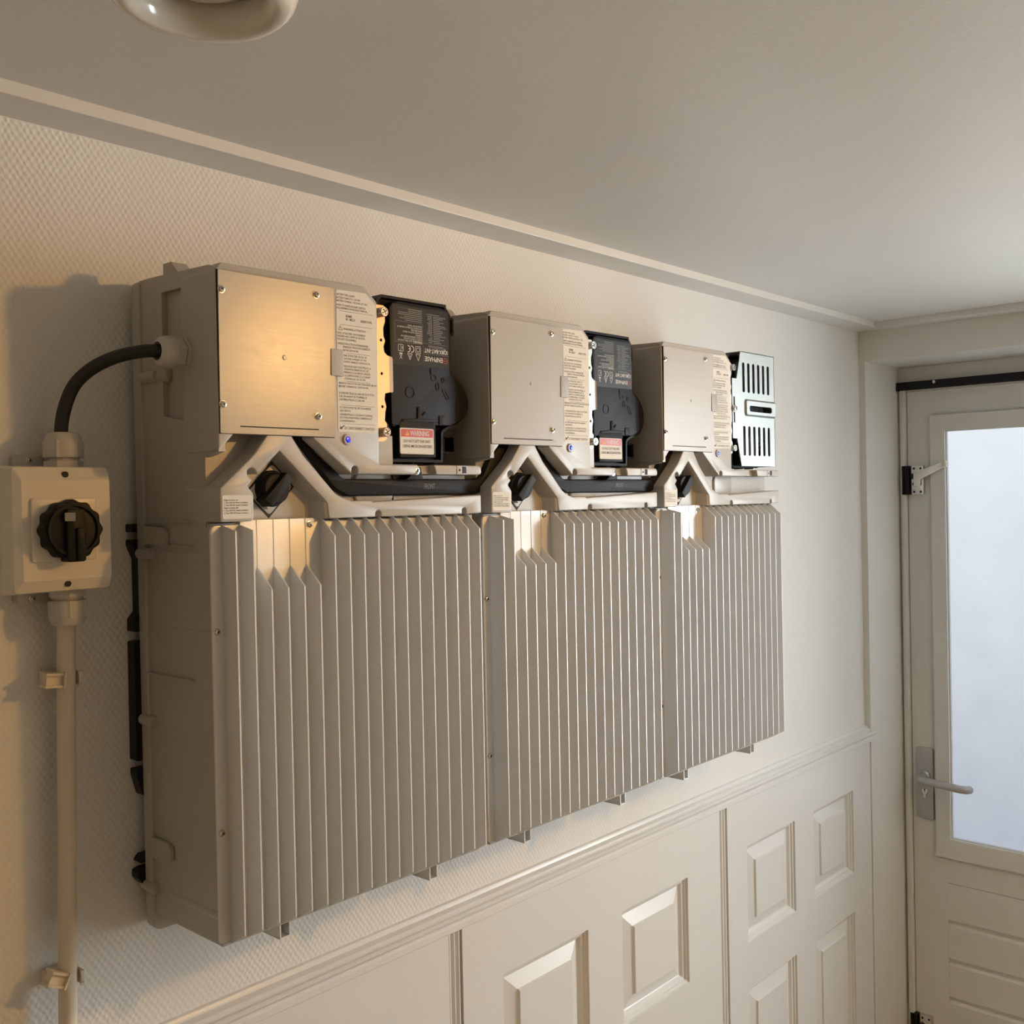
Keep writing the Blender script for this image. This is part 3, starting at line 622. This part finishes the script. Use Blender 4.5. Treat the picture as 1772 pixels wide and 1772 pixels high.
def microinverter(t, word, plain=False):
    out = rounded([(.2278, 2.0580), (.2350, 2.0640), (.3405, 2.0648), (.3408, 2.0610), (.3480, 2.0520), (.3460, 1.9808), (.3560, 1.9772)]+
                  [(.3480+.0278*math.cos(a), 1.9445+.0320*math.sin(a)) for a in [math.radians(q) for q in (50, 30, 10, -10, -30, -50, -70)]]+
                  [(.3400, 1.9105), (.3312, 1.9060), (.3298, 1.8700), (.3290, 1.8688), (.2430, 1.8688), (.2405, 1.8720), (.2405, 1.9100), (.2290, 1.9200), (.2278, 1.9300)], [.004, .003, .001, .001, .006, .003, .002]+[0]*7+[.003, .004, .002, .003, .005, .004, .004, .002, .002])
    bm = NB()
    prism(bm, out, .100, .1400, bev=.001, back=True)
    ring(bm, out, .0034, .139, .1490)
    body = rounded([(.2440, 1.9115), (.3400, 1.9145), (.3500, 1.9180)]+[(.3480+.0215*math.cos(a), 1.9445+.0260*math.sin(a)) for a in [math.radians(q) for q in (-55, -30, -10, 10, 30, 50)]]+[(.3520, 1.9730), (.3418, 1.9790), (.3418, 2.0486), (.3389, 2.0562), (.3292, 2.0586), (.2577, 2.0586), (.2490, 2.0556), (.2440, 2.0500)], .003)
    prism(bm, body, .120, .1530, bev=.0014)
    prism(bm, rounded([(.2557, 1.8738), (.3140, 1.8745), (.3140, 1.9150), (.3120, 1.9195), (.2600, 1.9195), (.2557, 1.9140)], .001), .120, .1535, bev=.001)
    # embossed marks
    ring(bm, circ(.2738, 1.9516, .0072, 28), .0009, .1525, .1537)
    ring(bm, circ(.3128, 1.9715, .0045, 20, .0040), .0008, .1525, .1536); ring(bm, circ(.3190, 1.9617, .0030, 18, .0050), .0008, .1525, .1536)
    ring(bm, circ(.3285, 1.9702, .0026, 16, .0036), .0008, .1525, .1536)
    ring(bm, rounded([(.3262, 1.9590), (.3312, 1.9600), (.3395, 1.9470), (.3345, 1.9455)], .002), .0008, .1525, .1536)
    prism(bm, rect(.3080, 1.9754, .3096, 1.9835), .152, .1538); prism(bm, rect(.3520, 1.9170, .3527, 1.9690), .152, .1534)
    prism(bm, rounded([(.2590, 1.9185), (.2845, 1.9212), (.2848, 1.9340), (.2875, 1.9352), (.2900, 1.9340), (.2905, 1.9244), (.2972, 1.9300), (.2985, 1.9290), (.2930, 1.9215), (.3178, 1.9205), (.3178, 1.9180), (.2610, 1.9160)], .0008), .152, .1545, bev=.0006)
    prism(bm, rounded(rect(.3203, 1.9150, .3315, 1.9262), .001), .152, .1540, bev=.0005)
    ring(bm, circ(.2495, 1.9150, .0045, 18), .0014, .139, .1510)
    for a in (.2505, .2545, .2800, .2838, .3145, .3190): box(bm, a-.0004, -.1455, 1.8668, a+.0004, -.130, 1.8695)
    ring(bm, rounded(rect(.3420, 2.0290, .3620, 2.0520), .0025), .0028, .124, .1400); ring(bm, rounded(rect(.3280, 1.8805, .3605, 1.9040), .0025), .0028, .124, .1400)
    mi_ = obj('microinverter', bm, M['black'], t)
    if plain: return mi_
    d = .15335
    bm = NB(); flat(bm, rounded([(.2470, 1.9835), (.3405, 1.9850), (.3405, 2.0545), (.2485, 2.0545)], .002), d-.0002)
    # print, upside down as the inverter is mounted
    T = lambda s, a, b, y, h, mi=1, bold=0: text(bm, s, a, b, y, h, d, mi=mi, flip=True, bold=bold)
    T('ENPHASE', .3285, .2990, 1.9968, .0056, bold=.01)
    cx, cz = .3332, 1.9937
    ci = circ(cx, cz, .0036, 28); cj = circ(cx, cz, .0030, 28)
    for i in range(28): flat(bm, [ci[i], ci[(i+1) % 28], cj[(i+1) % 28], cj[i]], d, mi=2)
    bar(bm, cx-.0020, cz, cx+.0020, cz, .0008, d, mi=2)
    bar(bm, .2985, 2.0000, .3385, 2.0003, .0003, d, mi=3)
    T('IQ8X-BAT-INT', .3372, .2985, 2.0066, .0050, bold=.014)
    bar(bm, .2972, 1.9895, .2972, 2.0100, .0003, d, mi=3)
    for i, (a, b) in enumerate(((.3345, .3060), (.3300, .3050))): bar(bm, a, 2.0085+.0016*i, b, 2.0085+.0016*i, .0007, d, mi=3)
    bar(bm, .2972, 2.0125, .3390, 2.0128, .0003, d, mi=3)
    rr = random.Random(3)
    for i in range(17):
        z = 2.0145+.0021*i
        if z > 2.0478 or i == 1: bar(bm, .3245, z, .3245-.018-rr.random()*.004, z, .0007, d, mi=3); continue
        bar(bm, .3140, z, .3140+.010+rr.random()*.013, z, .0008, d, mi=3); bar(bm, .3120, z, .3120-.003-rr.random()*.006, z, .0008, d, mi=3)
    bx_ = rounded(rect(.2520, 2.0105, .2962, 2.0352), .001, 2)
    for i in range(len(bx_)):
        a, b = bx_[i], bx_[(i+1) % len(bx_)]; bar(bm, a[0], a[1], b[0], b[1], .0003, d, mi=3)
    T('WARNING:', .2950, .2800, 2.0140, .0030, bold=.012)
    for i, (s, wd) in enumerate((('ELECTRIC SHOCK', .72), ('HAZARD. AC AND DC VOLTAGE', .70), ('SOURCES TERMINATE INSIDE THE', .80), ('EQUIPMENT', .26), ('DISCONNECT BOTH AC AND DC', .74), ('BEFORE SERVICING', .42), ('HOT SURFACE. TO REDUCE THE RISK OF', .94), ('BURNS, DO NOT TOUCH.', .55))):
        if i == 0: T(s, .2785, .2560, 2.0138, .0019); continue
        T(s, .2950, .2950-wd*.0420, 2.0138+.00265*i, .0019)
    for i in range(7):
        z = 2.0372+.0022*i; bar(bm, .2955, z, .2955-.020-rr.random()*.020, z, .0008, d, mi=3)
    bar(bm, .2550, 2.0512, .2955, 2.0512, .0002, d, mi=3)
    # symbols
    def tri(x, z, r):
        q = [(x-r, z+r*.9), (x+r, z+r*.9), (x, z-r*1.1)]
        for i in range(3): bar(bm, q[i][0], q[i][1], q[(i+1) % 3][0], q[(i+1) % 3][1], .0006, d, mi=1)
    tri(.2880, 1.9945, .0036); tri(.2748, 1.9946, .0036); bar(bm, .2748, 1.9968, .2748, 1.9935, .0007, d, mi=1); bar(bm, .2880, 1.9968, .2880, 1.9942, .0005, d, mi=3)
    for r in (.0040, .0022):
        q = rect(.2881-r, 2.0035-r, .2881+r, 2.0035+r)
        for i in range(4): bar(bm, q[i][0], q[i][1], q[(i+1) % 4][0], q[(i+1) % 4][1], .0005, d, mi=1)
    def arc(x, z, r, a0, a1, wd):
        n = 10
        for i in range(n):
            t0, t1 = [math.radians(a0+(a1-a0)*q/n) for q in (i, i+1)]
            bar(bm, x+r*math.cos(t0), z+r*math.sin(t0), x+r*math.cos(t1), z+r*math.sin(t1), wd, d, mi=1)
    arc(.2775, 2.0035, .0038, -100, 100, .0010); arc(.2720, 2.0035, .0038, -100, 100, .0010); bar(bm, .2728, 2.0035, .2757, 2.0035, .0009, d, mi=1)
    q = rounded(rect(.2566, 1.9998, .2644, 2.0076), .0008, 2)
    for i in range(len(q)): bar(bm, q[i][0], q[i][1], q[(i+1) % len(q)][0], q[(i+1) % len(q)][1], .0005, d, mi=1)
    bar(bm, .2606, 1.9998, .2606, 2.0076, .0004, d, mi=1); text(bm, 'i', .2622, .2632, 2.0056, .0040, d, mi=1, flip=True)
    bar(bm, .2580, 1.9973, .2630, 1.9973, .0010, d, mi=1); bar(bm, .2585, 1.9905, .2625, 1.9962, .0005, d, mi=1); bar(bm, .2625, 1.9905, .2585, 1.9962, .0005, d, mi=1); bar(bm, .2585, 1.9962, .2625, 1.9962, .0005, d, mi=1)
    lab(obj('print_film', bm, [M['blackgloss'], M['print_white'], M['print_red'], M['print_grey']], mi_), 'black film with small white print, upside down')
    bm = NB(); prism(bm, rounded(rect(.2554, 1.8782, .3098, 1.9090), .002), .1530, .1545)
    d2 = .1547
    flat(bm, rounded(rect(.2567, 1.8985, .3085, 1.9078), [.0002, .0002, .0016, .0016]), d2-.0001, mi=1)
    text(bm, word, .2712, .3020, 1.9002, .0058, d2, mi=2, bold=.018)
    flat(bm, [(.2632, 1.9000), (.2700, 1.9000), (.2666, 1.9062)], d2, mi=3); text(bm, '!', .2662, .2670, 1.9008, .0036, d2+.0001, mi=4)
    text(bm, 'DO NOT LIFT THE UNIT', .2608, .3040, 1.8918, .0036, d2, mi=4, bold=.004); text(bm, 'USING MICROINVERTERS', .2590, .3065, 1.8858, .0036, d2, mi=4, bold=.004)
    lab(obj('warning_label', bm, [M['label'], M['print_red'], M['print_white'], M['print_yellow'], M['print_black']], mi_), 'white warning label with a red header band')
    return mi_

def children(o): return [c for c in bpy.data.objects if c.parent == o]
def copy_tree(o, parent=None):
    c = o.copy(); C.objects.link(c); c.parent = parent
    for ch in children(o): copy_tree(ch, c)
    return c
proto = build_unit()
units = [proto, copy_tree(proto), copy_tree(proto)]
for i, u in enumerate(units): u.location = (P*i, 0, 0); u['group'] = 'battery units in a row on the wall'
units[0]['label'] = 'left battery unit with exposed grey heatsink fins, black cable entering its side'
units[1]['label'] = 'middle battery unit with exposed grey heatsink fins and a black inverter'
units[2]['label'] = 'right battery unit with a slotted shiny metal cover, nearest the door'
mA = microinverter(units[0], 'WARINING')
microinverter(units[1], 'WARNING')
microinverter(units[2], '', plain=True).location = (0, -.008, 0)
for ch in children(units[0]):        # glossier copy on the left lid plate only, to show the lamp highlight there
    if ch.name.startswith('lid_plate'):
        ch.data = ch.data.copy(); ch.data.materials[0] = M['plate_highlight']
for ch in children(units[1]):
    if ch.name.startswith('inverter_bracket'):
        ch.data = ch.data.copy(); ch.data.materials[0] = M['zinc']
for ch in children(units[2]):
    if ch.name.startswith('inverter_bracket'):
        ch.data = ch.data.copy(); ch.data.materials[0] = M['zinc']
        for g in children(ch):
            if g.name.startswith('bent_tab'): bpy.data.objects.remove(g)
# the slotted cover over the inverter of the right unit
bm = NB()
slots = []
for i in range(6):
    a = .2625+.0174*i
    slots += [rect(a-.0042, 1.9988, a+.0042, 2.0505, .0041), rect(a-.0042, 1.8890, a+.0042, 1.9408, .0041)]
out = [(.2538, 2.0695), (.3722, 2.0695), (.3722, 1.8712), (.2520, 1.8712), (.2385, 1.9184), (.2240, 1.9184), (.2240, 2.0210), (.2392, 2.0210)]
pocket = rounded(rect(.2640, 1.9580, .3730, 1.9875), [.006, 0, 0, .006])
holed(bm, out, slots+[rounded([(.2640, 1.9580), (.3712, 1.9580), (.3712, 1.9875), (.2640, 1.9875)], [.006, 0, 0, .006]), rect(.2275, 1.9450, .2320, 1.9900, .0018)], .1680, .1692)
box(bm, .3710, -.1692, 1.8712, .3722, -.120, 2.0695)
box(bm, .2538, -.1692, 2.0683, .3722, -.135, 2.0695)
cov = obj('slotted_cover', bm, M['zinc'], units[2])
bm = NB(); pk = rounded([(.2640, 1.9580), (.3722, 1.9580), (.3722, 1.9875), (.2640, 1.9875)], [.006, 0, 0, .006]); pin = inset(pk, .003)
holed(bm, pin, [rect(.2766, 1.9660, .3560, 1.9765, .0048)], .1713, .1725)
p2 = ccw(pk); L0 = [bm.verts.new(WALL(x, y, .1680)) for x, y in p2]; L1 = [bm.verts.new(WALL(x, y, .1725)) for x, y in pin]
for i in range(len(p2)): bm.faces.new((L0[i], L0[(i+1) % len(p2)], L1[(i+1) % len(p2)], L1[i]))
obj('raised_pocket', bm, M['zinc'], cov)
screw('screw', cov, .2297, 1.9690, .1700, .0050)
bm = NB(); lathe(bm, WALL(.2297, 1.9690, .166), (0, -1, 0), [(.0050, 0), (.0050, .0060)], 6); obj('nut', bm, M['steel'], cov)

# cable gland on the side of the left unit
bm = NB(); o = (-.002, -.118, 1.9765)
lathe(bm, (.006, o[1], o[2]), (-1, 0, 0), [(.0175, 0), (.0175, .012)], 6, rot=.2); lathe(bm, (-.0062, o[1], o[2]), (-1, 0, 0), [(.0172, .0006), (.0165, .0008), (.0165, .0120)], 6, rot=.2)
lathe(bm, (-.0180, o[1], o[2]), (-1, 0, 0), [(.0160, -.002), (.0165, 0), (.0160, .005), (.0140, .0105), (.0110, .013), (.0095, .0135), (.0092, .004)], 28, caps=False)
obj('cable_gland', bm, M['gland'], units[0], ang=30)

# ------------------------------------------------------------------ black raceway links between the units
def raceway():
    t = thing('cable_raceway', '', 'raceway')
    pts = [(.1015, 1.8990), (.1107, 1.8860), (.1469, 1.8455), (.1559, 1.8365), (.1722, 1.8290), (.3750, 1.8290), (.3920, 1.8325), (.4104, 1.8449), (.4348, 1.8713), (.4480, 1.8860), (.4540, 1.8990),
           (.4290, 1.8990), (.4064, 1.8768), (.3901, 1.8515), (.3756, 1.8483), (.1672, 1.8483), (.1295, 1.8773), (.1240, 1.8990)]
    pts = [(a, b) for a, b in pts]
    bm = NB(); prism(bm, rounded(pts, [0, .006, .010, .010, .010, .010, .012, .012, .01, .006, 0, 0, .008, .010, .008, .012, .006, 0]), .1500, .1585, bev=.0026, back=True)
    b = obj('channel', bm, M['black'], t)
    bm = NB()
    for a, z in ((.1211, 1.8886), (.1148, 1.8825), (.1538, 1.8541), (.1473, 1.8480), (.1826, 1.8428), (.1821, 1.8345), (.2335, 1.8428), (.2333, 1.8345), (.2795, 1.8428), (.2793, 1.8345), (.3258, 1.8430), (.3255, 1.8347), (.3761, 1.8434), (.3759, 1.8351), (.4040, 1.8567), (.4099, 1.8504), (.4354, 1.8901), (.4415, 1.8842)):
        prism(bm, circ(a, z, .0008, 8), .158, .15875)
    obj('pin_hole', bm, M['dark'], b)['kind'] = 'stuff'
    bm = NB(); text(bm, 'FRONT', .2885, .3062, 1.8365, .0064, .1587); lab(obj('lettering', bm, M['print_grey'], b), 'grey word FRONT')
    bm = NB(); prism(bm, rounded([(.2480, 1.8470), (.2772, 1.8470), (.2735, 1.8620), (.2640, 1.8632), (.2605, 1.8600), (.2560, 1.8510)], .0015), .1500, .1700, bev=.0012); tb = obj('fixing_tab', bm, M['black'], t)
    screw('screw', tb, .2655, 1.8580, .1700, .0042)
    return t
r1 = raceway(); r1['label'] = 'black bent raceway joining the left and middle battery units'; r1['group'] = 'raceway links between the battery units'
r2 = copy_tree(r1); r2.location = (P, 0, 0); r2['label'] = 'black bent raceway joining the middle and right battery units'; r2['group'] = r1['group']

# black mounting rail seen past the left edge of the left unit
bm = NB()
def bk(pts): prism(bm, rounded(pts, .002), .001, .016, back=True)
bk([(-.0090, 1.7945), (-.0090, 1.8035), (.02, 1.8035), (.02, 1.7945)])
bk([(-.0100, 1.6866), (-.0098, 1.7000), (-.0030, 1.7080), (-.0030, 1.7650), (-.0092, 1.7800), (-.0092, 1.7865), (.02, 1.7865), (.02, 1.6866)])
bk([(-.0105, 1.5465), (-.0100, 1.6761), (.02, 1.6761), (.02, 1.5465)])
bk([(-.0040, 1.5079), (-.0103, 1.5300), (-.0105, 1.5375), (.02, 1.5375), (.02, 1.5079)])
bk([(-.0111, 1.4353), (-.0045, 1.4430), (.02, 1.4430), (.02, 1.4353)])
bk([(-.0060, 1.4113), (-.0117, 1.4195), (-.0113, 1.4265), (-.0060, 1.4285), (.02, 1.4285), (.02, 1.4113)])
box(bm, .010, -.016, 1.40, .10, -.001, 1.81)
tag(obj('wall_bracket', bm, M['blackmetal']), 'black notched mounting bracket behind the left edge of the left battery unit', 'bracket')

# ------------------------------------------------------------------ isolator switch, cable, conduit
sx, sz = -.1085, 1.8012
sb = thing('isolator_switch', 'cream isolator switch box with a black rotary knob on the wall', 'switch', (0, 0, 0))
bm = NB(); prism(bm, rounded(rect(sx-.0520, sz-.0605, sx+.0470, sz+.0615), .004), .003, .040, bev=.001, back=True); obj('box_base', bm, M['white'], sb)
bm = NB()
lidp = rounded(rect(sx-.0520, sz-.0610, sx+.0475, sz+.0620), .004); a = ccw(lidp)
prism(bm, lidp, .041, .056, bev=0)
mid = rounded(rect(sx-.0470, sz-.0590, sx+.0462, sz+.0605), .004); top = rounded(rect(sx-.0405, sz-.0480, sx+.0455, sz+.0480), .0012)
L0, L1, L2 = [[bm.verts.new(WALL(x, y, dd)) for x, y in ccw(q)] for q, dd in ((lidp, .056), (mid, .0705), (top, .0755))]
for A_, B_ in ((L0, L1), (L1, L2)):
    for i in range(len(A_)): bm.faces.new((A_[i], A_[(i+1) % len(A_)], B_[(i+1) % len(A_)], B_[i]))
bm.faces.new(L2)
for z in (sz+.0535, sz-.0525): prism(bm, circ(sx+.002, z, .0031, 16), .0700, .0746, mi=1)
lid = obj('box_lid', bm, [M['white'], M['dark']], sb, ang=15)
bm = NB(); prism(bm, rounded(rect(sx-.0330, sz-.0300, sx+.0300, sz+.0305), .003), .075, .0790, bev=.0012); lathe(bm, WALL(sx-.001, sz, .078), (0, -1, 0), [(.0265, 0), (.0260, .006)], 36); ks = obj('knob_seat', bm, M['white'], sb)
bm = NB(); n = 84; kp = []
for i in range(n):
    a = 2*PI*i/n; r = .0282+.0011*math.cos(a*12); kp.append((sx-.001+r*math.cos(a), sz+r*math.sin(a)))
prism(bm, kp, .082, .0960, bev=.0015); ring(bm, circ(sx-.001, sz, .0252, 40), .0025, .095, .0985)
prism(bm, rounded([(sx-.0095, sz-.0305), (sx+.0085, sz-.0305), (sx+.0085, sz+.020), (sx-.0095, sz+.020)], .003), .085, .1010, bev=.0015)
prism(bm, rounded([(sx-.0010, sz-.0300), (sx+.0070, sz-.0300), (sx+.0070, sz+.002), (sx-.0010, sz+.002)], .002), .100, .1035, bev=.001)
kb = obj('knob', bm, M['black'], sb)
bm = NB(); prism(bm, rect(sx-.0115, sz+.0085, sx-.0015, sz+.0165), .100, .1014); obj('position_mark', bm, M['print_grey'], kb)
for z, s in ((sz+.0715, 1), (sz-.0715, -1)):
    bm = NB(); prism(bm, rounded(rect(-.1290, z-.0105, -.0990, z+.0035) if s > 0 else rect(-.1290, z-.0035, -.0990, z+.0105), .003), .0005, .0120, bev=.001); lg = obj('fixing_lug', bm, M['gland'], sb); screw('screw', lg, -.1150, z-.002*s, .0120, .0025)
    bm = NB(); gx, gv = -.0905, -.036; z0 = sz+s*.0600
    lathe(bm, (gx, gv, z0), (0, 0, s), [(.0190, 0), (.0190, .0080)], 6, rot=.3); lathe(bm, (gx, gv, z0+s*.008), (0, 0, s), [(.0150, 0), (.0152, .002), (.0142, .003), (.0152, .004), (.0142, .005)], 24)
    lathe(bm, (gx, gv, z0+s*.0115), (0, 0, s), [(.0195, 0), (.0195, .0170)], 6, rot=.3); lathe(bm, (gx, gv, z0+s*.0125), (0, 0, s), [(.0184, 0), (.0184, .013), (.0176, .0185), (.0150, .0235), (.0120, .0245), (.0085, .0245)], 28)
    obj('cable_gland', bm, M['gland'], sb, ang=30)
cab = [(-.0918, -.0360, 1.868), (-.0925, -.0360, 1.8982), (-.0895, -.0385, 1.9217), (-.0822, -.0450, 1.9450), (-.0728, -.0620, 1.9604), (-.0590, -.0830, 1.9710), (-.0430, -.1020, 1.9762), (-.0280, -.1130, 1.9775), (-.0150, -.1180, 1.9765), (-.004, -.1180, 1.9765)]
bm = NB(); tube(bm, spline(cab, 8), .0066, 20); tag(obj('power_cable', bm, M['rubber'], ang=60), 'thick black cable curving from the isolator switch to the left battery unit', 'cable')
bm = NB(); tube(bm, [(-.0885, -.0300, 1.722), (-.0890, -.0265, 1.67), (-.0930, -.0260, 1.45), (-.0990, -.0260, 1.20), (-.1050, -.0260, .90), (-.112, -.026, .0)], .0090, 28); tag(obj('conduit_pipe', bm, M['pipe'], ang=60), 'cream conduit pipe running down the wall below the isolator switch', 'pipe')
def pipe_clip(z, px, tilt, label):
    t = thing('pipe_clip', label, 'clip', (px, 0, z), 'clips holding the conduit pipe')
    bm = NB(); box(bm, -.016, -.0150, -.0080, .0160, -.0005, .0080)
    box(bm, .0105, -.0330, -.0070, .0130, -.0005, .0070); box(bm, .0092, -.0350, .0050, .0130, -.0320, .0072); box(bm, .0092, -.0350, -.0072, .0130, -.0320, -.0050); obj('clip_saddle', bm, M['pipe'], t)
    bm = NB(); q = Matrix.Rotation(tilt, 4, 'Y')
    for z0, z1 in ((.0048, .0072), (-.0072, -.0048)): box(bm, -.0250, -.0380, z0, -.0060, -.0220, z1)
    box(bm, -.0235, -.0350, -.005, -.0060, -.0240, .0050); box(bm, -.0075, -.0395, -.0078, -.0055, -.0330, .0078)
    bmesh.ops.transform(bm, matrix=q, verts=bm.verts); obj('clip_latch', bm, M['pipe'], t)
pipe_clip(1.6485, -.0895, .10, 'cream pipe clip on the conduit nearest the isolator switch')
pipe_clip(1.3440, -.0953, .45, 'tilted cream pipe clip low on the conduit pipe, at the bottom edge')
